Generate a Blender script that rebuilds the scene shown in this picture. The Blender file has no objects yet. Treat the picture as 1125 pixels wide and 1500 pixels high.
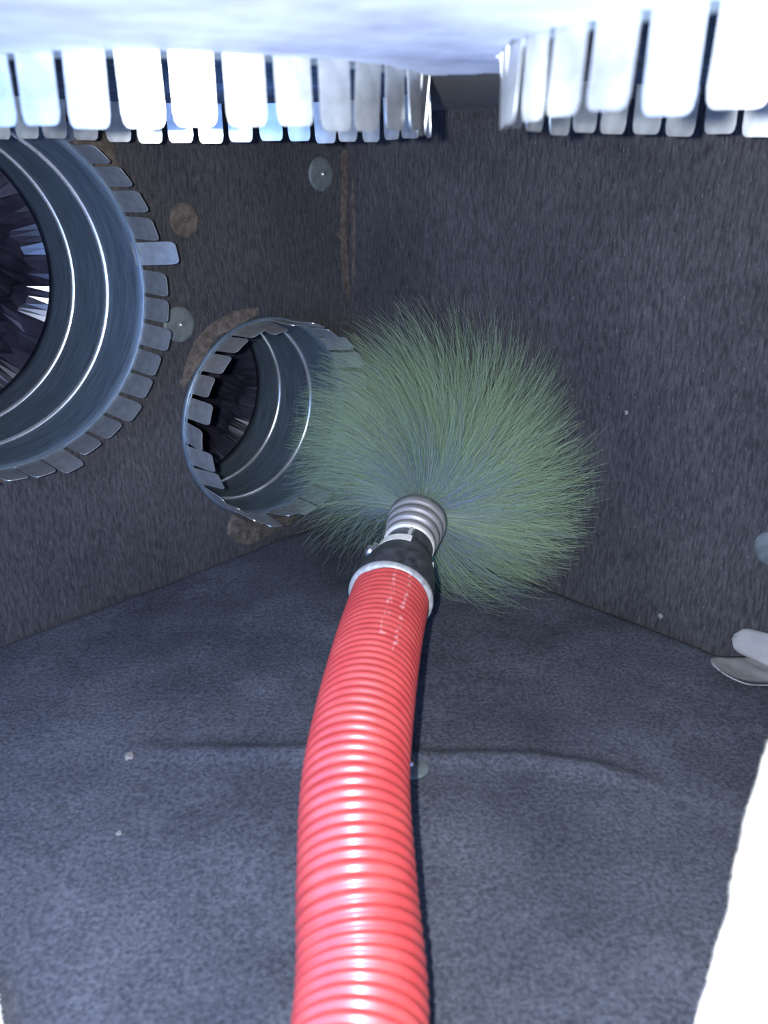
import bpy, bmesh, math, random
from mathutils import Vector, Matrix, noise

random.seed(7)
SC = bpy.context.scene
COL = SC.collection
R = math.radians

# ------------------------------------------------------------------ camera
CAMH = 0.313                       # lens height above the duct floor
cam_d = bpy.data.cameras.new('camera')
cam_d.sensor_fit = 'VERTICAL'
cam_d.sensor_height = 36.0
cam_d.lens = 1221 / 1500 * 36
cam_d.clip_start = 0.005
cam_d.dof.use_dof = True
cam_d.dof.focus_distance = 0.62
cam_d.dof.aperture_fstop = 9.5
cam = bpy.data.objects.new('camera', cam_d)
cam.location = (0, 0, CAMH)
cam.rotation_euler = (R(90 - 22.6), 0, 0)
COL.objects.link(cam)
SC.camera = cam

# ------------------------------------------------------------------ world: open sky behind the access opening
w = bpy.data.worlds.new('world')
SC.world = w
w.use_nodes = True
bg = w.node_tree.nodes['Background']
bg.inputs[0].default_value = (0.22, 0.42, 1.0, 1)
bg.inputs[1].default_value = 6.0

# ------------------------------------------------------------------ the phone's flash beside the lens
fl = bpy.data.lights.new('phone_flash', 'POINT')
fl.energy = 19.0
fl.color = (0.93, 0.96, 1.0)
fl.shadow_soft_size = 0.004
flo = bpy.data.objects.new('phone_flash', fl)
flo.location = (-0.022, 0.0, CAMH + 0.005)
COL.objects.link(flo)

SC.view_settings.view_transform = 'Standard'
SC.view_settings.look = 'None'
SC.view_settings.gamma = 1.0
SC.view_settings.use_curve_mapping = False
SC.view_settings.exposure = 0.0

# ------------------------------------------------------------------ helpers
def mesh_obj(name, verts, faces, mat, parent=None, smooth=False):
    me = bpy.data.meshes.new(name)
    me.from_pydata([tuple(v) for v in verts], [], faces)
    me.update()
    if smooth:
        for p in me.polygons:
            p.use_smooth = True
    if mat:
        me.materials.append(mat)
    o = bpy.data.objects.new(name, me)
    COL.objects.link(o)
    if parent:
        o.parent = parent
    return o

def empty(name, mat4=None, loc=None):
    o = bpy.data.objects.new(name, None)
    o.empty_display_size = 0.01
    COL.objects.link(o)
    if mat4 is not None:
        o.matrix_world = mat4
    if loc is not None:
        o.location = loc
    return o

def tag(o, label=None, cat=None, group=None, kind=None):
    if label: o['label'] = label
    if cat: o['category'] = cat
    if group: o['group'] = group
    if kind: o['kind'] = kind
    return o

def lathe(name, prof, seg, mat, parent=None, closed=False, smooth=True):
    """prof = [(radius, z)...] about local z"""
    vs, fs = [], []
    n = len(prof)
    for i in range(seg):
        a = 2 * math.pi * i / seg
        for r, z in prof:
            vs.append((r * math.cos(a), r * math.sin(a), z))
    m = n if closed else n - 1
    for i in range(seg):
        j = (i + 1) % seg
        for k in range(m):
            k2 = (k + 1) % n
            fs.append((i * n + k, j * n + k, j * n + k2, i * n + k2))
    return mesh_obj(name, vs, fs, mat, parent, smooth)

def frame_z(direction, origin, up=(0, 0, 1)):
    z = Vector(direction).normalized()
    y = Vector(up)
    x = y.cross(z)
    if x.length < 1e-4:
        x = Vector((1, 0, 0))
    x.normalize()
    y = z.cross(x)
    m = Matrix((x, y, z)).transposed().to_4x4()
    m.translation = Vector(origin)
    return m

def box(name, c, s, mat, parent=None, bevel=0.0, rot=None):
    bm = bmesh.new()
    bmesh.ops.create_cube(bm, size=1)
    for v in bm.verts:
        v.co = Vector((v.co.x * s[0], v.co.y * s[1], v.co.z * s[2]))
    if bevel:
        bmesh.ops.bevel(bm, geom=bm.edges[:], offset=bevel, segments=2, affect='EDGES', profile=0.5)
    if rot is not None:
        bmesh.ops.rotate(bm, verts=bm.verts, cent=(0, 0, 0), matrix=rot)
    bmesh.ops.translate(bm, verts=bm.verts, vec=c)
    me = bpy.data.meshes.new(name)
    bm.to_mesh(me); bm.free()
    me.materials.append(mat)
    o = bpy.data.objects.new(name, me)
    COL.objects.link(o)
    if parent: o.parent = parent
    return o

# ------------------------------------------------------------------ materials
def nodes_of(name):
    m = bpy.data.materials.new(name)
    m.use_nodes = True
    nt = m.node_tree
    b = nt.nodes['Principled BSDF']
    return m, nt, b

def ramp(nt, fac, stops):
    r = nt.nodes.new('ShaderNodeValToRGB')
    e = r.color_ramp.elements
    while len(e) < len(stops):
        e.new(0.5)
    for k, (p, c) in enumerate(stops):
        e[k].position = p
        e[k].color = (*c, 1)
    nt.links.new(fac, r.inputs[0])
    return r.outputs[0]

def noise_tex(nt, vec, scale, detail=3, rough=0.55):
    n = nt.nodes.new('ShaderNodeTexNoise')
    n.inputs['Scale'].default_value = scale
    n.inputs['Detail'].default_value = detail
    n.inputs['Roughness'].default_value = rough
    nt.links.new(vec, n.inputs['Vector'])
    return n.outputs['Fac']

def mapping(nt, scale=(1, 1, 1), rot=(0, 0, 0), coord='Object'):
    tc = nt.nodes.new('ShaderNodeTexCoord')
    mp = nt.nodes.new('ShaderNodeMapping')
    mp.inputs['Scale'].default_value = scale
    mp.inputs['Rotation'].default_value = rot
    nt.links.new(tc.outputs[coord], mp.inputs['Vector'])
    return mp.outputs[0]

def mix(nt, mode, fac, a, b):
    m = nt.nodes.new('ShaderNodeMix')
    m.data_type = 'RGBA'
    m.blend_type = mode
    def setin(sock, v):
        if hasattr(v, 'is_linked') or hasattr(v, 'links'):
            nt.links.new(v, sock)
        elif isinstance(v, (int, float)):
            sock.default_value = v
        else:
            sock.default_value = (*v, 1)
    setin(m.inputs[0], fac)
    setin(m.inputs[6], a)
    setin(m.inputs[7], b)
    return m.outputs[2]

def bump(nt, b, h, strength, dist):
    n = nt.nodes.new('ShaderNodeBump')
    n.inputs['Strength'].default_value = strength
    n.inputs['Distance'].default_value = dist
    nt.links.new(h, n.inputs['Height'])
    nt.links.new(n.outputs[0], b.inputs['Normal'])

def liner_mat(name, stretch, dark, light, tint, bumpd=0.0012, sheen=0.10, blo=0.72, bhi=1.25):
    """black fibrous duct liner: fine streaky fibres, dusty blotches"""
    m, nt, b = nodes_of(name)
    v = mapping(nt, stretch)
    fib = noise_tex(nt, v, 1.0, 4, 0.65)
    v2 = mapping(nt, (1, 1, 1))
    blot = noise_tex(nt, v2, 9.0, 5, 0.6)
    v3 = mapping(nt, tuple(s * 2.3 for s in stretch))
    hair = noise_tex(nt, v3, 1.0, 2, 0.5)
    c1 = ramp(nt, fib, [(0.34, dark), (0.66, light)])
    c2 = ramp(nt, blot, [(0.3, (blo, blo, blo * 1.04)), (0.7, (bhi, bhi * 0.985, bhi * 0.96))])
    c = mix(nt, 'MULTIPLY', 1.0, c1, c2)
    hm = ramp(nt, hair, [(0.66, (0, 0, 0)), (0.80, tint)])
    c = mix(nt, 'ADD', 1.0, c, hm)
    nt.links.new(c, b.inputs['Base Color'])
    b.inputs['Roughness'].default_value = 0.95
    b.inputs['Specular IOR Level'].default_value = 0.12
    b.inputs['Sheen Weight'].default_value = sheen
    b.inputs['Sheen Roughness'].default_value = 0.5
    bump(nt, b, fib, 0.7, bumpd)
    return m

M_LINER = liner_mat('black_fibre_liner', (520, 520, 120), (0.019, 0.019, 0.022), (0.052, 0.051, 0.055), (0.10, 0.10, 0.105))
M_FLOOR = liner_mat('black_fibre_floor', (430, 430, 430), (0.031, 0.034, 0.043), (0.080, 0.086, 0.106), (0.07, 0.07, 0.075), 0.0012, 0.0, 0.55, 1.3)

def simple(name, col, rough, metal=0.0, var=0.0, scale=60.0, bumpd=0.0, spec=0.5, stretch=(1, 1, 1)):
    m, nt, b = nodes_of(name)
    v = mapping(nt, stretch)
    n = noise_tex(nt, v, scale, 4, 0.6)
    lo = tuple(c * (1 - var) for c in col)
    hi = tuple(min(1, c * (1 + var)) for c in col)
    nt.links.new(ramp(nt, n, [(0.3, lo), (0.7, hi)]), b.inputs['Base Color'])
    b.inputs['Roughness'].default_value = rough
    b.inputs['Metallic'].default_value = metal
    b.inputs['Specular IOR Level'].default_value = spec
    if bumpd:
        bump(nt, b, n, 0.6, bumpd)
    return m

M_GALV = simple('galvanised_steel', (0.50, 0.54, 0.58), 0.42, 0.75, 0.22, 90, 0.0003)
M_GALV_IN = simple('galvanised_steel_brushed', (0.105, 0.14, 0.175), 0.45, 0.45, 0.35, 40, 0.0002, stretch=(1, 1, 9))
M_BEAD = simple('rolled_bead_steel', (0.72, 0.76, 0.80), 0.25, 0.85, 0.15, 60)
M_TAB_BACK = simple('dusty_galvanised_tab', (0.58, 0.60, 0.60), 0.36, 0.85, 0.2, 120, 0.0003)
M_PLASTIC = simple('black_flex_plastic', (0.020, 0.019, 0.032), 0.21, 0.0, 0.5, 30, 0.0, 1.0)
M_WASHER = simple('dusty_zinc_washer', (0.105, 0.12, 0.125), 0.6, 0.3, 0.3, 150, 0.0002)
M_PIN = simple('bright_pin_head', (0.6, 0.62, 0.62), 0.3, 0.8)
M_TORN = simple('torn_brown_fibreglass', (0.074, 0.061, 0.052), 0.98, 0, 0.45, 160, 0.002, 0.1)
M_CREAM = simple('cut_fibreglass_edge', (0.78, 0.75, 0.66), 0.95, 0, 0.15, 120, 0.002, 0.1)
M_FACING = simple('pale_foil_facing', (0.56, 0.63, 0.78), 0.62, 0.0, 0.3, 30, 0.0015, 0.4)
M_FACE_EDGE = simple('dusty_facing_edge', (0.34, 0.30, 0.29), 0.95, 0, 0.3, 200, 0.001, 0.1)
M_TAPE = simple('pale_tape', (0.21, 0.21, 0.21), 0.85, 0.0, 0.15, 60, 0.0005)
M_BLACKPL = simple('scuffed_black_plastic', (0.035, 0.036, 0.042), 0.45, 0, 0.7, 170, 0.0003)
M_GREYPL = simple('scuffed_grey_ferrule', (0.36, 0.36, 0.36), 0.5, 0.2, 0.35, 180, 0.0003)
M_WHITEPL = simple('worn_white_plate', (0.62, 0.60, 0.55), 0.55, 0, 0.2, 200)
M_CHROME = simple('zinc_bolt', (0.75, 0.77, 0.8), 0.25, 0.9, 0.1)
M_CHUCK = simple('grey_turned_metal', (0.34, 0.32, 0.32), 0.42, 0.5, 0.2, 80)
M_CHUCK_LIT = simple('lit_turned_metal', (0.62, 0.60, 0.56), 0.4, 0.4, 0.15, 80)  # paler copy of the chuck metal: light on the near lip put into colour
M_CORE_ROD = simple('brush_core_rod', (0.25, 0.25, 0.27), 0.4, 0.7)  # plain grey metal of the rod inside the brush

def bristle_mat():
    m, nt, b = nodes_of('nylon_bristle')
    at = nt.nodes.new('ShaderNodeAttribute')
    at.attribute_name = 'tone'
    c = ramp(nt, at.outputs['Fac'], [(0.0, (0.19, 0.285, 0.135)), (0.45, (0.25, 0.345, 0.19)), (0.72, (0.34, 0.42, 0.285)),
                                      (0.80, (0.09, 0.15, 0.23)), (1.0, (0.24, 0.28, 0.34))])
    nt.links.new(c, b.inputs['Base Color'])
    b.inputs['Roughness'].default_value = 0.5
    return m
M_BRISTLE = bristle_mat()

def hose_mat():
    m, nt, b = nodes_of('red_hose_plastic')
    uv = nt.nodes.new('ShaderNodeUVMap')
    sep = nt.nodes.new('ShaderNodeSeparateXYZ')
    nt.links.new(uv.outputs[0], sep.inputs[0])
    v = mapping(nt, (1, 1, 1))
    n = noise_tex(nt, v, 70, 4)
    red = ramp(nt, n, [(0.3, (0.35, 0.036, 0.036)), (0.7, (0.42, 0.056, 0.052))])
    # worn white print: two short rows of broken marks along the hose
    def band(sock, c0, hw):
        s = nt.nodes.new('ShaderNodeMath'); s.operation = 'SUBTRACT'; s.inputs[1].default_value = c0
        nt.links.new(sock, s.inputs[0])
        a = nt.nodes.new('ShaderNodeMath'); a.operation = 'ABSOLUTE'; nt.links.new(s.outputs[0], a.inputs[0])
        l = nt.nodes.new('ShaderNodeMath'); l.operation = 'LESS_THAN'; l.inputs[1].default_value = hw
        nt.links.new(a.outputs[0], l.inputs[0])
        return l.outputs[0]
    def mul(a, c):
        k = nt.nodes.new('ShaderNodeMath'); k.operation = 'MULTIPLY'
        nt.links.new(a, k.inputs[0]); nt.links.new(c, k.inputs[1])
        return k.outputs[0]
    def add(a, c):
        k = nt.nodes.new('ShaderNodeMath'); k.operation = 'MAXIMUM'
        nt.links.new(a, k.inputs[0]); nt.links.new(c, k.inputs[1])
        return k.outputs[0]
    mp = nt.nodes.new('ShaderNodeMapping'); mp.inputs['Scale'].default_value = (60, 330, 1)
    nt.links.new(uv.outputs[0], mp.inputs['Vector'])
    pn = noise_tex(nt, mp.outputs[0], 1.0, 2)
    th = nt.nodes.new('ShaderNodeMath'); th.operation = 'GREATER_THAN'; th.inputs[1].default_value = 0.55
    nt.links.new(pn, th.inputs[0])
    rows = add(mul(band(sep.outputs[0], 0.215, 0.012), band(sep.outputs[1], 0.045, 0.040)),
               mul(band(sep.outputs[0], 0.160, 0.010), band(sep.outputs[1], 0.055, 0.045)))
    msk = mul(rows, th.outputs[0])
    k = nt.nodes.new('ShaderNodeMath'); k.operation = 'MULTIPLY'; k.inputs[1].default_value = 0.18
    nt.links.new(msk, k.inputs[0])
    c = mix(nt, 'MIX', k.outputs[0], red, (0.75, 0.62, 0.6))
    nt.links.new(c, b.inputs['Base Color'])
    b.inputs['Roughness'].default_value = 0.42
    b.inputs['Coat Weight'].default_value = 0.5
    b.inputs['Coat Roughness'].default_value = 0.22
    return m
M_HOSE = hose_mat()

# ------------------------------------------------------------------ room geometry (floor z=0, camera at x=y=0)
CORNER = Vector((-0.030, 0.766))           # far vertical edge
S2 = math.sqrt(0.5)
CEIL = CAMH + 0.038
NL = Vector((S2, -S2, 0))                  # inward normal of left wall
NR = Vector((-S2, -S2, 0))                 # inward normal of right wall
DL = Vector((-S2, -S2, 0))                 # along left wall from the corner towards the viewer
DR = Vector((S2, -S2, 0))                  # along right wall
C3 = Vector((CORNER.x, CORNER.y, 0))

def slab_with_holes(name, outline, holes, to3, nrm, thick, mat, seg=56):
    """2-D outline + circular holes -> slab; to3 maps (u,v) to the visible face, nrm points into the room"""
    bm = bmesh.new()
    edges = []
    def loop(pts):
        vs = [bm.verts.new(to3(*p)) for p in pts]
        for i in range(len(vs)):
            edges.append(bm.edges.new((vs[i], vs[(i + 1) % len(vs)])))
    loop(outline)
    for (u, v, r) in holes:
        loop([(u + r * math.cos(2 * math.pi * k / seg), v + r * math.sin(2 * math.pi * k / seg)) for k in range(seg)])
    bmesh.ops.triangle_fill(bm, edges=edges, use_beauty=True, normal=nrm)
    fs = bm.faces[:]
    ext = bmesh.ops.extrude_face_region(bm, geom=fs)
    bmesh.ops.translate(bm, verts=[g for g in ext['geom'] if isinstance(g, bmesh.types.BMVert)], vec=-Vector(nrm) * thick)
    bmesh.ops.recalc_face_normals(bm, faces=bm.faces)
    me = bpy.data.meshes.new(name)
    bm.to_mesh(me); bm.free()
    me.materials.append(mat)
    o = bpy.data.objects.new(name, me)
    COL.objects.link(o)
    tag(o, kind='structure')
    return o

# collar positions
def on_left(t, z): return C3 + DL * t + Vector((0, 0, z))
CA = Vector((-0.256, 0.540, CAMH - 0.077)); RA = 0.1135      # big collar, left wall
CB = Vector((-0.100, 0.696, CAMH - 0.2022)); RB = 0.0840     # small collar by the corner
CC = Vector((-0.095, 0.440, CEIL)); RC = 0.116               # ceiling collar over the left wall
CD = Vector((0.156, 0.318, CEIL)); RD = 0.115                # ceiling collar on the right
tA = (CA - C3).dot(DL); tB = (CB - C3).dot(DL)

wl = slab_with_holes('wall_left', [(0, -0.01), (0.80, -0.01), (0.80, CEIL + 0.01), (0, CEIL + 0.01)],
                     [(tA, CA.z, RA + 0.0012), (tB, CB.z, RB + 0.0012)], lambda u, v: C3 + DL * u + Vector((0, 0, v)), NL, 0.03, M_LINER)
tag(wl, 'black fibre-lined left wall of the duct box holding two steel collars')
wr = slab_with_holes('wall_right', [(0, -0.01), (0.62, -0.01), (0.62, CEIL + 0.01), (0, CEIL + 0.01)],
                     [], lambda u, v: C3 + DR * u + Vector((0, 0, v)), NR, 0.03, M_LINER)
tag(wr, 'plain black fibre-lined right wall of the duct box')
ce = slab_with_holes('ceiling', [(-0.62, 0.174), (CORNER.x, CORNER.y + 0.002), (0.42, 0.316), (0.36, 0.10), (0.02, 0.03), (-0.45, 0.06)],
                     [(CC.x, CC.y, RC + 0.0012), (CD.x, CD.y, RD + 0.0012)], lambda u, v: Vector((u, v, CEIL)), Vector((0, 0, -1)), 0.03, M_LINER, 64)
tag(ce, 'dark lined top of the duct box pierced by two collars')

FA = Vector((0.345, 0.391, 0)); FB = Vector((0.10, -0.13, 0))  # unseen wall right of the camera, added to shut out daylight from that side
fd = (FB - FA).normalized(); fn = Vector((fd.y, -fd.x, 0))
if fn.x > 0: fn = -fn
wf = slab_with_holes('daylight_block_wall', [(0, -0.01), ((FB - FA).length, -0.01), ((FB - FA).length, CEIL + 0.01), (0, CEIL + 0.01)], [],
                     lambda u, v: FA + fd * u + Vector((0, 0, v)), fn, 0.03, M_LINER)
tag(wf, 'unseen black lined wall added beside the access opening to block daylight')

# floor: gently uneven liner with a low crease running across it
def floor_h(x, y):
    h = 0.004 * noise.noise(Vector((x * 7, y * 7, 1.3))) + 0.0015 * noise.noise(Vector((x * 30, y * 30, 4.0)))
    yc = 0.388 - 0.04 * x - 0.9 * max(0, x - 0.08) ** 1.5 + 0.004 * noise.noise(Vector((x * 14, 0, 7)))
    amp = 0.0056 * (0.75 + 0.5 * noise.noise(Vector((x * 12, 2, 2))))
    amp *= math.exp(-((x - 0.01) / 0.135) ** 6)
    d = (y - yc) / 0.0065
    h += amp * math.exp(-d * d)
    p = Vector((x, y, 0)) - Vector((CORNER.x, CORNER.y, 0))
    dw = min(p.dot(NL), p.dot(NR))
    h -= 0.007 * math.exp(-(max(dw, 0) / 0.007) ** 2)
    return h
nu, nv = 260, 210
vs, fs = [], []
for i in range(nu + 1):
    for j in range(nv + 1):
        u = -0.006 + 0.88 * i / nu
        v = -0.006 + 0.68 * j / nv
        p = C3 + DL * u + DR * v
        vs.append((p.x, p.y, floor_h(p.x, p.y)))
for i in range(nu):
    for j in range(nv):
        a = i * (nv + 1) + j
        # keep what lies inside the box; the front is the open access hole
        c = vs[a]
        if c[1] < -0.16: continue
        fs.append((a, a + 1, a + nv + 2, a + nv + 1))
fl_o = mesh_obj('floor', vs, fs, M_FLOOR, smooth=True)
tag(fl_o, 'dark grey fibre-lined floor of the duct box with a low crease', kind='structure')

# torn brown fibreglass patches (parts of the wall)
def patch(name, pts, to3, nrm, h, mat, parent):
    """irregular raised patch from a 2-D outline"""
    bm = bmesh.new()
    out = []
    N = len(pts)
    dense = []
    for i in range(N):
        a, b = Vector(pts[i]), Vector(pts[(i + 1) % N])
        k = max(2, int((b - a).length / 0.0025))
        for q in range(k):
            p = a.lerp(b, q / k)
            p += Vector((random.uniform(-1, 1), random.uniform(-1, 1))) * 0.0009
            dense.append(p)
    cen = sum((Vector(p) for p in pts), Vector((0, 0))) / N
    rings = []
    for s, hh in ((1.0, 0.0), (0.93, 0.7), (0.6, 1.0), (0.25, 0.9)):
        rings.append([bm.verts.new(to3(*(cen + (p - cen) * s)) + Vector(nrm) * (h * hh * random.uniform(0.7, 1.1) if hh else 0.0002)) for p in dense])
    L = len(dense)
    for a, b in zip(rings[:-1], rings[1:]):
        for i in range(L):
            bm.faces.new((a[i], a[(i + 1) % L], b[(i + 1) % L], b[i]))
    bm.faces.new(rings[-1])
    bmesh.ops.recalc_face_normals(bm, faces=bm.faces)
    me = bpy.data.meshes.new(name)
    bm.to_mesh(me); bm.free()
    me.materials.append(mat)
    o = bpy.data.objects.new(name, me)
    COL.objects.link(o)
    o.parent = parent
    return o

toL = lambda u, v: C3 + DL * u + Vector((0, 0, v))
toR = lambda u, v: C3 + DR * u + Vector((0, 0, v))
def arc_patch(t, z, r0, r1, a0, a1, n=12):
    pts = [(t + (r0) * math.cos(a0 + (a1 - a0) * k / n), z + r0 * math.sin(a0 + (a1 - a0) * k / n)) for k in range(n + 1)]
    pts += [(t + r1(k / n) * math.cos(a0 + (a1 - a0) * k / n), z + r1(k / n) * math.sin(a0 + (a1 - a0) * k / n)) for k in range(n, -1, -1)]
    return pts
tag(patch('torn_strip', [(0.001, CAMH - 0.115), (0.004, CAMH - 0.05), (0.0005, CAMH + 0.012), (0.008, CAMH + 0.012), (0.011, CAMH - 0.05), (0.016, CAMH - 0.055), (0.011, CAMH - 0.06), (0.009, CAMH - 0.10)],
          toL, NL, 0.0009, M_TORN, wl), 'torn brown fibreglass strip along the corner seam')
tag(patch('torn_patch', [(tB + 0.046, 0.034), (tB + 0.03, 0.023), (tB + 0.0, 0.017), (tB - 0.03, 0.018), (tB - 0.02, 0.006), (tB + 0.01, 0.003), (tB + 0.028, -0.001), (tB + 0.04, 0.004), (tB + 0.052, 0.018)],
          toL, NL, 0.0025, M_TORN, wl), 'torn brown fibreglass under the small collar')
def strip(pts_c, wid, nm):
    a = [(p[0] + wid * q, p[1] + wid * r) for p, q, r in pts_c]
    return a
pl = arc_patch(tB, CB.z, RB + 0.006, lambda k: RB + 0.010 + 0.007 * math.sin(math.pi * k), R(28), R(88))
o = patch('torn_patch', pl, toL, NL, 0.0012, M_TORN, wl)
pl = arc_patch(tA, CA.z, RA + 0.005, lambda k: RA + 0.008 + 0.02 * math.sin(math.pi * k), R(112), R(150))
o = patch('torn_patch', pl, toL, NL, 0.0012, M_TORN, wl)
pl = arc_patch(tA, CA.z, RA + 0.006, lambda k: RA + 0.009 + 0.006 * math.sin(math.pi * k), R(270), R(300))
o = patch('torn_patch', pl, toL, NL, 0.0012, M_TORN, wl)
tag(patch('seam_hair', [(0.004, CAMH - 0.1), (0.002, CAMH - 0.03), (0.005, CAMH + 0.0), (0.0075, CAMH - 0.04), (0.006, CAMH - 0.09)], toR, NR, 0.0008, M_TORN, wr))

# pale torn facing under the near half of the ceiling, ragged far edge
def facing():
    cs = 0.0025
    x0, x1, y0, y1 = -0.33, 0.33, 0.075, 0.45
    nx, ny = int((x1 - x0) / cs), int((y1 - y0) / cs)
    def inside(x, y):
        if (x - CC.x) ** 2 + (y - CC.y) ** 2 < (RC + 0.002) ** 2: return False
        if (x - CD.x) ** 2 + (y - CD.y) ** 2 < (RD + 0.002) ** 2: return False
        e = 0.402 + 0.012 * noise.noise(Vector((x * 25, 0, 0))) + 0.007 * noise.noise(Vector((x * 90, 3, 0)))
        if x < -0.05: e = 0.44
        if y > e: return False
        if x + y > 0.72 or x - y < -0.78: return False
        return True
    bm = bmesh.new()
    grid = {}
    def V(i, j):
        if (i, j) not in grid:
            x, y = x0 + i * cs, y0 + j * cs
            z = CEIL - 0.0012 - 0.0008 * (1 + noise.noise(Vector((x * 18, y * 18, 5))))
            grid[(i, j)] = bm.verts.new((x, y, z))
        return grid[(i, j)]
    for i in range(nx):
        for j in range(ny):
            if inside(x0 + (i + .5) * cs, y0 + (j + .5) * cs):
                bm.faces.new((V(i, j), V(i, j + 1), V(i + 1, j + 1), V(i + 1, j)))
    ext = bmesh.ops.extrude_face_region(bm, geom=bm.faces[:])
    for g in ext['geom']:
        if isinstance(g, bmesh.types.BMVert):
            g.co.z = CEIL - 0.0002
    bmesh.ops.recalc_face_normals(bm, faces=bm.faces)
    me = bpy.data.meshes.new('pale_facing')
    bm.to_mesh(me); bm.free()
    me.materials.append(M_FACING)
    o = bpy.data.objects.new('pale_facing', me)
    COL.objects.link(o)
    o.parent = ce
    tag(o, 'pale torn facing on the near half of the ceiling')
facing()

# ------------------------------------------------------------------ steel starting collars
def tab_mesh(r, width, length, thick=0.0006):
    """tab at angle 0 of a ring of radius r: rounded end, follows the ring's curve; local origin on the ring, +z into the room"""
    n = 6
    rows = [(-0.004, 1.0), (length * 0.5, 1.0), (length * 0.80, 1.0), (length * 0.93, 0.93), (length * 0.985, 0.80), (length, 0.66)]
    vs, fs = [], []
    for side in (0, 1):
        for z, s in rows:
            for k in range(n + 1):
                y = width * s * (k / n - 0.5)
                a = y / r
                rr = r + (thick if side else 0)
                vs.append((rr * math.cos(a) - r, rr * math.sin(a), z))
    nr = len(rows)
    def I(s, q, k): return s * nr * (n + 1) + q * (n + 1) + k
    for q in range(nr - 1):
        for k in range(n):
            fs.append((I(0, q, k), I(0, q + 1, k), I(0, q + 1, k + 1), I(0, q, k + 1)))
            fs.append((I(1, q, k), I(1, q, k + 1), I(1, q + 1, k + 1), I(1, q + 1, k)))
        fs.append((I(0, q, 0), I(1, q, 0), I(1, q + 1, 0), I(0, q + 1, 0)))
        fs.append((I(0, q, n), I(0, q + 1, n), I(1, q + 1, n), I(1, q, n)))
    for k in range(n):
        fs.append((I(0, nr - 1, k), I(1, nr - 1, k), I(1, nr - 1, k + 1), I(0, nr - 1, k + 1)))
    me = bpy.data.meshes.new('tab')
    me.from_pydata(vs, [], fs)
    for p in me.polygons: p.use_smooth = True
    me.materials.append(M_TAB_BACK)
    me.set_sharp_from_angle(angle=R(40))
    return me

def collar(label, center, nrm, r, ntab, tlen, phase, group, depth=0.15, special=None, fill=0.84, jit=0.06, up=(0, 0, 1), flange=True, depth2=0.15):
    root = empty('duct_collar', frame_z(nrm, center, up))
    tag(root, label, 'duct collar', group)
    rnd = random.Random(int(r * 1e5) + ntab + int(center[0] * 1000))
    # body: a sheet-steel sleeve running back from the wall, with a slight flare at the mouth
    prof = [(r, 0.004), (r, -depth), (r - 0.0008, -depth), (r - 0.0008, 0.004)]
    prof_d = []
    for k in range(14):
        prof_d.append((r - 0.0008, 0.004 - (depth + 0.004) * k / 13))
    prof_d += [(r, -depth), (r, 0.004)]
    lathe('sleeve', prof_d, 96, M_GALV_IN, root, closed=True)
    for zb in (-depth / 3, -depth * 0.707):
        b = lathe('bead', [(r - 0.0005 - 0.0024 * math.sin(math.pi * k / 6), zb - 0.0026 * math.cos(math.pi * k / 6)) for k in range(7)], 96, M_BEAD, root)
    fp = [(r + 0.0010 + 0.0018 * math.cos(2 * math.pi * k / 8), 0.0010 + 0.0026 * math.sin(2 * math.pi * k / 8)) for k in range(8)]
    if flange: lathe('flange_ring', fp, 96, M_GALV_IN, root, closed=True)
    if not flange: lathe('sky_block_cap', [(0.0005, -depth - 0.001), (r - 0.001, -depth - 0.001), (r - 0.001, -depth + 0.001), (0.0005, -depth + 0.001)], 64, M_GALV_IN, root, smooth=False)  # unseen lid added so sky light cannot come down through the collar
    pitch = 2 * math.pi * r / ntab
    me = tab_mesh(r, pitch * fill, tlen)
    for k in range(ntab):
        o = bpy.data.objects.new('tab', me)
        COL.objects.link(o)
        o.parent = root
        a = phase + 2 * math.pi * k / ntab
        o.location = (r * math.cos(a), r * math.sin(a), 0.003)
        tilt = rnd.gauss(0.02, jit)
        sc = 1.0 + rnd.uniform(-0.05, 0.05)
        if special and k in special:
            tilt, sc = special[k]
        o.rotation_euler = (rnd.gauss(0, 0.012), tilt, a)
        o.scale = (1, 1, sc)
    return root

G = 'steel collars with bent tab rings'
# the axis frame: for the left wall local x = up x n
collarA = collar('large galvanised collar in the left wall, cut off by the photo edge', CA, NL, RA, 38, 0.033, R(0), G, special={1: (0.38, 1.03)})
collarB = collar('small galvanised collar low in the far corner behind the green brush', CB, NL, RB, 27, 0.031, R(2), G, jit=0.09, depth=0.127)
collarC = collar('tab ring collar hanging from the ceiling above the large wall collar', CC, (0, 0, -1), RC, 40, 0.0222, R(4), G, up=(0, 1, 0), fill=0.81, flange=False)
collarD = collar('nearest tab ring collar, hanging from the ceiling at the top right corner', CD, (0, 0, -1), RD, 40, 0.0222, R(1), G, up=(0, 1, 0), fill=0.81, flange=False)

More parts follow.
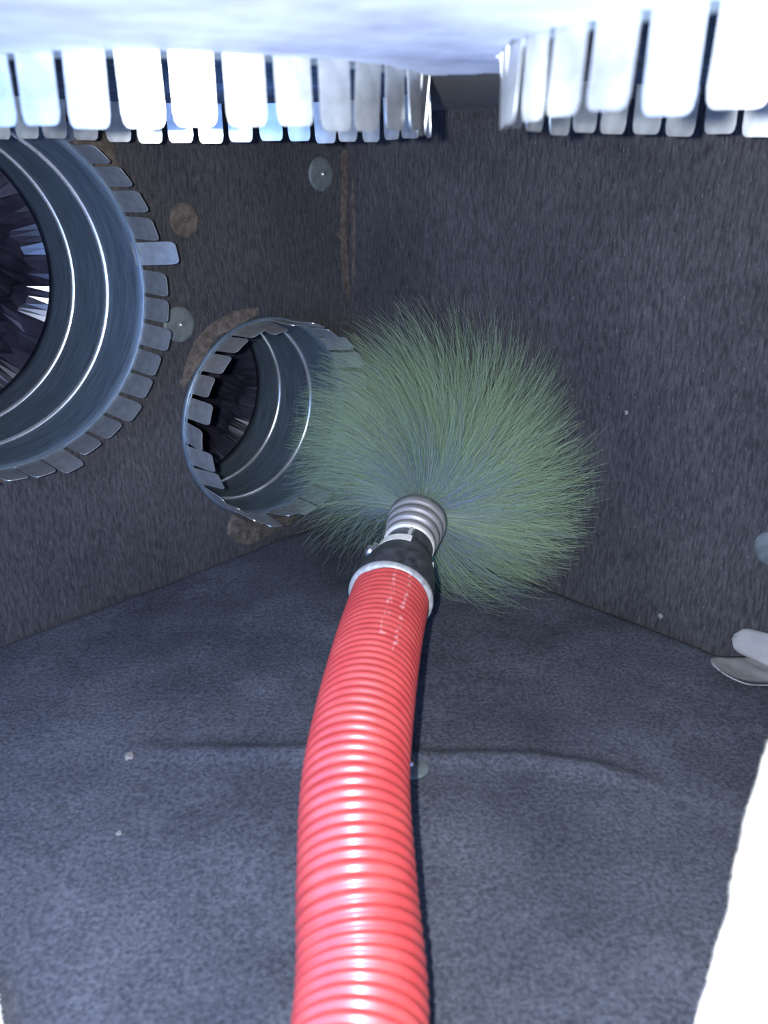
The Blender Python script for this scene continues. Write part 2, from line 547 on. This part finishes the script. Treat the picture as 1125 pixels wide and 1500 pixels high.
# ------------------------------------------------------------------ crinkled black flexible ducts behind the collars
def flex(label, center, nrm, r, depth, seed, bend=(0, 0)):
    m4 = frame_z(nrm, center)
    root_inv = m4
    seg, rows = 140, 20
    vs, fs = [], []
    L = 0.24
    rnd = random.Random(int(seed * 10))
    for q in range(rows + 1):
        t = q / rows
        for k in range(seg):
            a = 2 * math.pi * (k + (0.5 if q % 2 else 0) + (rnd.uniform(-0.35, 0.35) if q > 1 else 0)) / seg
            z = -depth + 0.012 - L * t + (rnd.uniform(-0.004, 0.004) if q > 1 else 0)
            crush = 0.5 + 0.5 * noise.noise(Vector((math.cos(a) * 2.2, math.sin(a) * 2.2, t * 3 + seed)))
            amp = min(1.0, t * 7)
            rr = r * (0.985 - (0.05 + 0.28 * crush * crush) * amp + (rnd.uniform(-0.05, 0.05) if q > 1 else 0))
            rr *= 1 - 0.45 * t * t
            if q < 2: rr = r * 1.012
            vs.append((rr * math.cos(a) + bend[0] * t * t, rr * math.sin(a) + bend[1] * t * t, z))
    for q in range(rows):
        for k in range(seg):
            k2 = (k + 1) % seg
            fs.append((q * seg + k, q * seg + k2, (q + 1) * seg + k2, (q + 1) * seg + k))
    fs.append(tuple(rows * seg + k for k in range(seg)))
    tri = []
    for f_ in fs:
        if len(f_) == 4: tri += [(f_[0], f_[1], f_[2]), (f_[0], f_[2], f_[3])]
        else: tri.append(f_)
    o = mesh_obj('flexible_duct', vs, tri, M_PLASTIC, None)
    o.matrix_world = m4
    tag(o, label, 'flexible duct', 'black flexible ducts fixed to the collars')
flex('crinkled shiny black plastic duct inside the large left collar', CA, NL, RA, 0.15, 3.1, (-0.10, 0.02))
flex('crinkled shiny black plastic duct inside the small corner collar', CB, NL, RB, 0.127, 8.7, (-0.07, 0.01))

# ------------------------------------------------------------------ pin washers
def washer(label, p, nrm, r=0.0135, dusty=False):
    root = empty('pin_washer', frame_z(nrm, p))
    tag(root, label, 'washer', 'round washers pinning the liner')
    lathe('disc', [(0.0002, 0.0022), (r * 0.3, 0.0021), (r * 0.75, 0.0015), (r * 0.97, 0.0011), (r, 0.0007), (r, 0.0)], 32, M_TORN if dusty else M_WASHER, root)
    lathe('pin_head', [(0.0001, 0.0042), (0.0011, 0.0040), (0.0017, 0.0030), (0.0019, 0.0018)], 14, M_TORN if dusty else M_PIN, root)
washer('round grey washer between the two wall collars', Vector((-0.156, 0.640, 0.2012)), NL)
washer('round grey washer high by the corner seam under the ceiling tabs', Vector((-0.0522, 0.7438, 0.3061)), NL)
washer('brown dust-covered washer at the upper right of the large collar', Vector((-0.147, 0.649, 0.2758)), NL, 0.0125, True)
washer('round grey washer on the floor half hidden by the red hose', Vector((0.0155, 0.3765, floor_h(0.0155, 0.3765) + 0.0006)), (0, 0, 1), 0.010)
washer('round pale washer low on the right wall at the photo edge', Vector((0.2500, 0.4860, 0.085)), NR, 0.012)

# a few pale lint specks caught on the liner
def lint(label, p, nrm, r, seed):
    bm = bmesh.new()
    bmesh.ops.create_icosphere(bm, subdivisions=2, radius=r)
    for v in bm.verts:
        k = 1 + 0.55 * noise.noise(v.co * (1.6 / r) + Vector((seed, 0, 0)))
        v.co = Vector((v.co.x * k, v.co.y * k * 1.2, v.co.z * k * 0.45))
    me = bpy.data.meshes.new('lint_speck'); bm.to_mesh(me); bm.free()
    me.materials.append(M_LINT)
    o = bpy.data.objects.new('lint_speck', me); COL.objects.link(o)
    o.matrix_world = frame_z(nrm, Vector(p) + Vector(nrm) * r * 0.3)
    tag(o, label, 'lint', 'pale lint specks on the liner')
M_LINT = simple('pale_lint', (0.16, 0.15, 0.14), 0.95, 0, 0.2, 300)
lint('cream lint speck on the floor at the left end of the crease', (-0.146, 0.3860, floor_h(-0.146, 0.3860)), (0, 0, 1), 0.0026, 1)
lint('small lint speck on the floor in the lower left, nearest the viewer', (-0.1345, 0.3275, floor_h(-0.1345, 0.3275)), (0, 0, 1), 0.0014, 2)
lint('lint speck caught on the upper right wall right of the brush', (0.170, 0.566, 0.153), NR, 0.0014, 3)
lint('lint speck on the seam between right wall and floor', (0.2024, 0.5336, 0.0087), NR, 0.0017, 4)

# ------------------------------------------------------------------ cut edge of the access opening, near right and near left
def cut_flap(label, A, B, rise_dir, width, thick, name='cut_board'):
    root = empty(name, loc=A)
    tag(root, label, 'duct board')
    A = Vector(A); B = Vector(B)
    d = (B - A); L = d.length; d.normalize()
    r = Vector(rise_dir).normalized()
    n = d.cross(r).normalized()
    if n.z < 0: n = -n
    nu, nv = 90, 30
    def wob(u): return 0.0035 * noise.noise(Vector((u * 22, 1, A.x * 9))) + 0.0010 * noise.noise(Vector((u * 80, 5, 0)))
    vs, fs = [], []
    for i in range(nu + 1):
        u = i / nu
        for j in range(nv + 1):
            v = j / nv
            p = d * (L * u) + r * (wob(u * L) * (1 - v) + width * v)
            p += n * 0.002 * noise.noise(Vector((u * 9, v * 9, 2)))
            vs.append(p)
    for i in range(nu):
        for j in range(nv):
            a = i * (nv + 1) + j
            fs.append((a, a + 1, a + nv + 2, a + nv + 1))
    base = len(vs)
    for p in list(vs): vs.append(p - n * thick)
    for i in range(nu):
        for j in range(nv):
            a = base + i * (nv + 1) + j
            fs.append((a, a + nv + 1, a + nv + 2, a + 1))
    for i in range(nu):
        a = i * (nv + 1); b = (i + 1) * (nv + 1)
        fs.append((a, b, base + b, base + a))
        fs.append((a + nv, base + a + nv, base + b + nv, b + nv))
    for j in range(nv):
        fs.append((j, base + j, base + j + 1, j + 1))
        q = nu * (nv + 1)
        fs.append((q + j, q + j + 1, base + q + j + 1, base + q + j))
    mesh_obj('board_face', vs, fs, M_CREAM, root, smooth=True)
    # frayed fibres standing off the cut edge
    fv, ff = [], []
    rnd = random.Random(5)
    for k in range(1600):
        u = rnd.random()
        p0 = d * (L * u) + r * (wob(u * L) + 0.001) + n * rnd.uniform(-0.003, 0.001)
        tip = p0 - r * rnd.uniform(0.0003, 0.0022) + d * rnd.uniform(-0.002, 0.002) + n * rnd.uniform(-0.002, 0.003)
        s = d * 0.00035
        b0 = len(fv)
        fv += [p0 - s, p0 + s, p0 + n * 0.0007, tip]
        ff += [(b0, b0 + 1, b0 + 3), (b0 + 1, b0 + 2, b0 + 3), (b0 + 2, b0, b0 + 3)]
    fr = mesh_obj('frayed_fibres', fv, ff, M_CREAM, root)
    tag(fr, 'frayed pale fibres along the cut', kind='stuff')
    return root
cut_flap('bright cut fibreglass board edge of the access opening, bottom right', (0.0982, 0.1705, 0.1955), (0.0688, 0.1290, 0.1060), (0.86, -0.42, 0.06), 0.10, 0.022)
cut_flap('bright cut board edge of the access opening, bottom left corner', (-0.1612, 0.2408, 0.006), (-0.1342, 0.1998, 0.006), (-0.85, -0.30, 0.45), 0.10, 0.022)

# loose pale strips at the foot of the right wall
def tape(label, p0, p1, wid, nrm, curl, taper=1.0, seed=0):
    p0 = Vector(p0); p1 = Vector(p1)
    d = (p1 - p0); L = d.length; d.normalize()
    n = Vector(nrm).normalized()
    s = d.cross(n).normalized()
    nu, nv = 24, 8
    vs, fs = [], []
    for side in (0, 1):
        for i in range(nu + 1):
            u = i / nu
            # rounded free end at u=0
            wr_ = math.sqrt(max(0.0, 1 - max(0, 1 - u * L / (wid * 0.45)) ** 2)) if u * L < wid * 0.45 else 1.0
            wr_ = max(wr_, 0.25)
            for j in range(nv + 1):
                v = j / nv - 0.5
                ww = wid * wr_ * (1 + (taper - 1) * u)
                p = p0 + d * (L * u) + s * (ww * v) + n * (curl * (1 - u) ** 2 + 0.0015 * noise.noise(Vector((u * 5, v * 4, seed))) + 0.002)
                vs.append(p - n * (0.0012 * side))
    K = (nu + 1) * (nv + 1)
    for i in range(nu):
        for j in range(nv):
            a = i * (nv + 1) + j
            fs.append((a, a + 1, a + nv + 2, a + nv + 1))
            fs.append((K + a, K + a + nv + 1, K + a + nv + 2, K + a + 1))
    for i in range(nu):
        for j in (0, nv):
            a = i * (nv + 1) + j
            fs.append((a, a + nv + 1, K + a + nv + 1, K + a))
    for j in range(nv):
        fs.append((j, K + j, K + j + 1, j + 1))
        a = nu * (nv + 1) + j
        fs.append((a, a + 1, K + a + 1, K + a))
    c = sum(vs, Vector()) / len(vs)
    o = mesh_obj('tape_strip', [v - c for v in vs], fs, M_TAPE, None, smooth=True)
    o.location = c
    tag(o, label, 'tape', 'loose pale strips by the right wall')
tape('pale rounded strip lying on the floor by the right wall', (0.213, 0.455, 0.004), (0.262, 0.468, 0.006), 0.032, (0, 0, 1), 0.010, 1.1, 1)
tape('pale torn strip stuck along the foot of the right wall', (0.238, 0.490, 0.016), (0.300, 0.424, 0.020), 0.017, NR + Vector((0, 0, 0.9)), 0.002, 1.9, 5)

# ------------------------------------------------------------------ red drive hose with brush head
HP = [(-0.02, 0.02, 0.0265), (-0.016, 0.12, 0.0267), (-0.0085, 0.206, 0.0285), (-0.0110, 0.254, 0.040), (-0.0130, 0.300, 0.0520),
      (-0.0100, 0.345, 0.0585), (-0.0034, 0.410, 0.0600), (0.0046, 0.469, 0.0604)]
HP = [Vector(p) for p in HP]
def catmull(P, t):
    n = len(P) - 1
    x = min(max(t * n, 0), n - 1e-6)
    i = int(x); f = x - i
    p0 = P[max(i - 1, 0)]; p1 = P[i]; p2 = P[i + 1]; p3 = P[min(i + 2, n)]
    return 0.5 * ((2 * p1) + (p2 - p0) * f + (2 * p0 - 5 * p1 + 4 * p2 - p3) * f * f + (3 * p1 - p0 - 3 * p2 + p3) * f ** 3)
samples = [catmull(HP, k / 2000) for k in range(2001)]
arc = [0.0]
for a, b in zip(samples[:-1], samples[1:]):
    arc.append(arc[-1] + (b - a).length)
LEN = arc[-1]
import bisect
def at_len(s):
    k = min(max(bisect.bisect(arc, s) - 1, 0), 1999)
    f = (s - arc[k]) / max(1e-9, arc[k + 1] - arc[k])
    return samples[k].lerp(samples[k + 1], min(max(f, 0), 1))
RH = 0.0250
PITCH = 0.0055
root = empty('rotary_duct_brush', loc=(0, 0.12, 0))
root_loc = Vector((0, 0.12, 0))
tag(root, 'red ribbed drive hose with black coupling and spinning green bristle brush', 'duct brush')
nrow = int(LEN / (PITCH / 8))
seg = 56
vs, fs, uvs = [], [], []
for q in range(nrow + 1):
    s = LEN * q / nrow
    c = at_len(s)
    t = (at_len(min(s + 0.002, LEN)) - at_len(max(s - 0.002, 0))).normalized()
    x = t.cross(Vector((0, 0, 1))).normalized()      # points right
    y = x.cross(t)                                    # up
    ph = (LEN - s) / PITCH
    rr = RH - 0.0016 * (0.5 - 0.5 * math.cos(2 * math.pi * ph)) ** 1.6
    for k in range(seg):
        a = 2 * math.pi * k / seg
        vs.append(c + (x * math.cos(a) + y * math.sin(a)) * rr - root_loc)
for q in range(nrow):
    for k in range(seg):
        k2 = (k + 1) % seg
        fs.append((q * seg + k, q * seg + k2, (q + 1) * seg + k2, (q + 1) * seg + k))
hose = mesh_obj('hose', vs, fs, M_HOSE, root, smooth=True)
uvl = hose.data.uv_layers.new(name='UVMap')
li = 0
for p in hose.data.polygons:
    q, k = divmod(p.index, seg)
    for (dq, dk) in ((0, 0), (0, 1), (1, 1), (1, 0)):
        uvl.data[li].uv = ((k + dk) / seg, LEN - LEN * (q + dq) / nrow)
        li += 1
tag(hose, 'red ribbed plastic hose')

P1 = Vector((0.0046, 0.469, 0.0604))
AX = Vector((0.232, 0.944, 0.215)).normalized()
mat_head = frame_z(AX, P1 - root_loc)
head_inv_parent = mat_head
def head_part(o, parent=root):
    o.parent = parent
    if parent is root:
        o.matrix_local = mat_head
    return o
# local frame: z away from the viewer along the axis, y up, x to the LEFT (frame_z: up x z)
fer = head_part(lathe('ferrule', [(0.0225, -0.0040), (0.0264, -0.0042), (0.0274, -0.0030), (0.0275, 0.0000), (0.0268, 0.0016), (0.0200, 0.0018)], 48, M_GREYPL))
tag(fer, 'scuffed grey ferrule')
cb = head_part(lathe('coupling_body', [(0.0262, 0.0012), (0.0262, 0.010), (0.0250, 0.018), (0.0228, 0.026), (0.0205, 0.032), (0.0188, 0.036), (0.0185, 0.040), (0.0165, 0.0405), (0.0160, 0.052), (0.0150, 0.056), (0.010, 0.056)], 40, M_BLACKPL))
tag(cb, 'scuffed black coupling')
def curved_plate(name, a0, a1, z0, z1, r0, r1, th, mat, parent):
    n, m = 10, 3
    vs, fs = [], []
    for side in (0, 1):
        for q in range(m + 1):
            z = z0 + (z1 - z0) * q / m; rr = r0 + (r1 - r0) * q / m + (0 if side else th)
            for k in range(n + 1):
                a = a0 + (a1 - a0) * k / n
                vs.append((rr * math.cos(a), rr * math.sin(a), z))
    K = (m + 1) * (n + 1)
    for q in range(m):
        for k in range(n):
            b = q * (n + 1) + k
            fs.append((b, b + 1, b + n + 2, b + n + 1)); fs.append((K + b, K + b + n + 1, K + b + n + 2, K + b + 1))
    for q in range(m):
        for k in (0, n):
            b = q * (n + 1) + k
            fs.append((b, b + n + 1, K + b + n + 1, K + b))
    for k in range(n):
        fs.append((k, K + k, K + k + 1, k + 1)); b = m * (n + 1) + k
        fs.append((b, b + 1, K + b + 1, K + b))
    return mesh_obj(name, vs, fs, mat, parent)
pl = curved_plate('label_plate', R(28), R(108), 0.0335, 0.0400, 0.0192, 0.0186, 0.0010, M_WHITEPL, cb)
pl2 = curved_plate('clip', R(188), R(212), 0.030, 0.041, 0.0205, 0.0186, 0.0014, M_WHITEPL, cb)
pl3 = curved_plate('rib', R(96), R(104), 0.0405, 0.053, 0.0160, 0.0155, 0.0014, M_GREYPL, cb)
pl4 = curved_plate('jaw', R(108), R(200), 0.0405, 0.0515, 0.0162, 0.0156, 0.0016, M_BLACKPL, cb)
bolt = lathe('bolt', [(0.0001, 0.0042), (0.0028, 0.0041), (0.0034, 0.0034), (0.0036, 0.0010), (0.0066, 0.0009), (0.0068, -0.0012)], 20, M_CHROME, cb)
ba = R(36)
bolt.matrix_local = frame_z((math.cos(ba), math.sin(ba), -0.25), (0.0225 * math.cos(ba), 0.0225 * math.sin(ba), 0.0255), (0, 0.3, 1))
ch = head_part(lathe('chuck', [(0.0150, 0.0535), (0.0172, 0.0540), (0.0178, 0.0555), (0.0178, 0.0595), (0.0170, 0.0600), (0.0170, 0.0615),
                               (0.0188, 0.0620), (0.0192, 0.0632), (0.0192, 0.0670), (0.0182, 0.0676), (0.0182, 0.0692), (0.0198, 0.0698), (0.0202, 0.0710),
                               (0.0202, 0.0750), (0.0192, 0.0756), (0.0192, 0.0772), (0.0206, 0.0778), (0.0210, 0.0790), (0.0210, 0.0850), (0.0150, 0.0870), (0.004, 0.0872)], 56, M_CHUCK))
tag(ch, 'grey stepped metal chuck')
lathe('chuck_lip', [(0.0140, 0.0532), (0.0152, 0.0524), (0.0176, 0.0526), (0.0181, 0.0538), (0.0180, 0.0560)], 56, M_CHUCK_LIT, ch)
core = head_part(lathe('brush_core', [(0.0080, 0.084), (0.0080, 0.190), (0.0060, 0.196), (0.0005, 0.197)], 24, M_CORE_ROD))

# bristles: thousands of fine nylon filaments in a helix round the core, pressed aside where they meet floor and walls
def bristles(n):
    rnd = random.Random(11)
    vs, fs, tones = [], [], []
    M = mat_head
    O = M.translation + root_loc
    X = Vector(M.col[0][:3]); Y = Vector(M.col[1][:3]); Z = Vector(M.col[2][:3])
    sg = 6
    made = 0
    while made < n:
        h = rnd.random()
        a0 = rnd.uniform(0, 2 * math.pi)                # 0 = left (x), 90 deg = up
        deg = math.degrees(a0) % 360
        dens = 1.0
        if 272 < deg < 345: dens = 0.16                  # thin sector low on the left
        elif deg < 80: dens = 1.0
        else: dens = 0.62
        if rnd.random() > dens: continue
        z0 = 0.090 + 0.100 * h
        RR = (0.104 + 0.026 * h) * (1 - 0.55 * rnd.random() ** 1.4)
        if 180 < deg < 262: RR *= 1.12
        sw = rnd.gauss(-0.22, 0.10)
        lean = rnd.gauss(0.004, 0.010)
        w_ = rnd.uniform(0.000055, 0.000085)
        blue = rnd.random() < (0.55 if h < 0.22 else 0.14)
        tone = rnd.uniform(0.80, 1.0) if blue else rnd.uniform(0.0, 0.72)
        if blue: RR *= rnd.uniform(0.40, 1.0)
        pts = []
        for q in range(sg + 1):
            t = q / sg
            rr = 0.007 + (RR - 0.007) * t
            a = a0 + sw * t * t
            p = O + Z * (z0 + lean * t) + (X * math.cos(a) + Y * math.sin(a)) * rr
            # stay inside the box: floor and both walls
            fz = floor_h(p.x, p.y) + 0.0012 + 0.004 * rnd.random()
            if p.z < fz: p.z = fz
            dl = (p - C3).dot(NL) - 0.003
            if dl < 0: p -= NL * dl
            dr = (p - C3).dot(NR) - 0.003 - 0.004 * rnd.random()
            if dr < 0: p -= NR * dr
            pts.append(p)
        b0 = len(vs)
        for q, p in enumerate(pts):
            d = (pts[min(q + 1, sg)] - pts[max(q - 1, 0)])
            d = d.normalized() if d.length > 1e-7 else Z
            e1 = d.cross(Z)
            e1 = e1.normalized() if e1.length > 1e-5 else X
            e2 = d.cross(e1)
            ww = w_ * (1 - 0.35 * q / sg)
            for k in range(3):
                a = 2 * math.pi * k / 3
                vs.append(p + (e1 * math.cos(a) + e2 * math.sin(a)) * ww - root_loc)
        for q in range(sg):
            for k in range(3):
                k2 = (k + 1) % 3
                fs.append((b0 + q * 3 + k, b0 + q * 3 + k2, b0 + (q + 1) * 3 + k2, b0 + (q + 1) * 3 + k))
                tones.append(tone)
        made += 1
    o = mesh_obj('bristles', vs, fs, M_BRISTLE, root, smooth=True)
    at = o.data.attributes.new('tone', 'FLOAT', 'FACE')
    at.data.foreach_set('value', tones)
    tag(o, 'fine green and blue nylon bristles', kind='stuff')
bristles(11000)
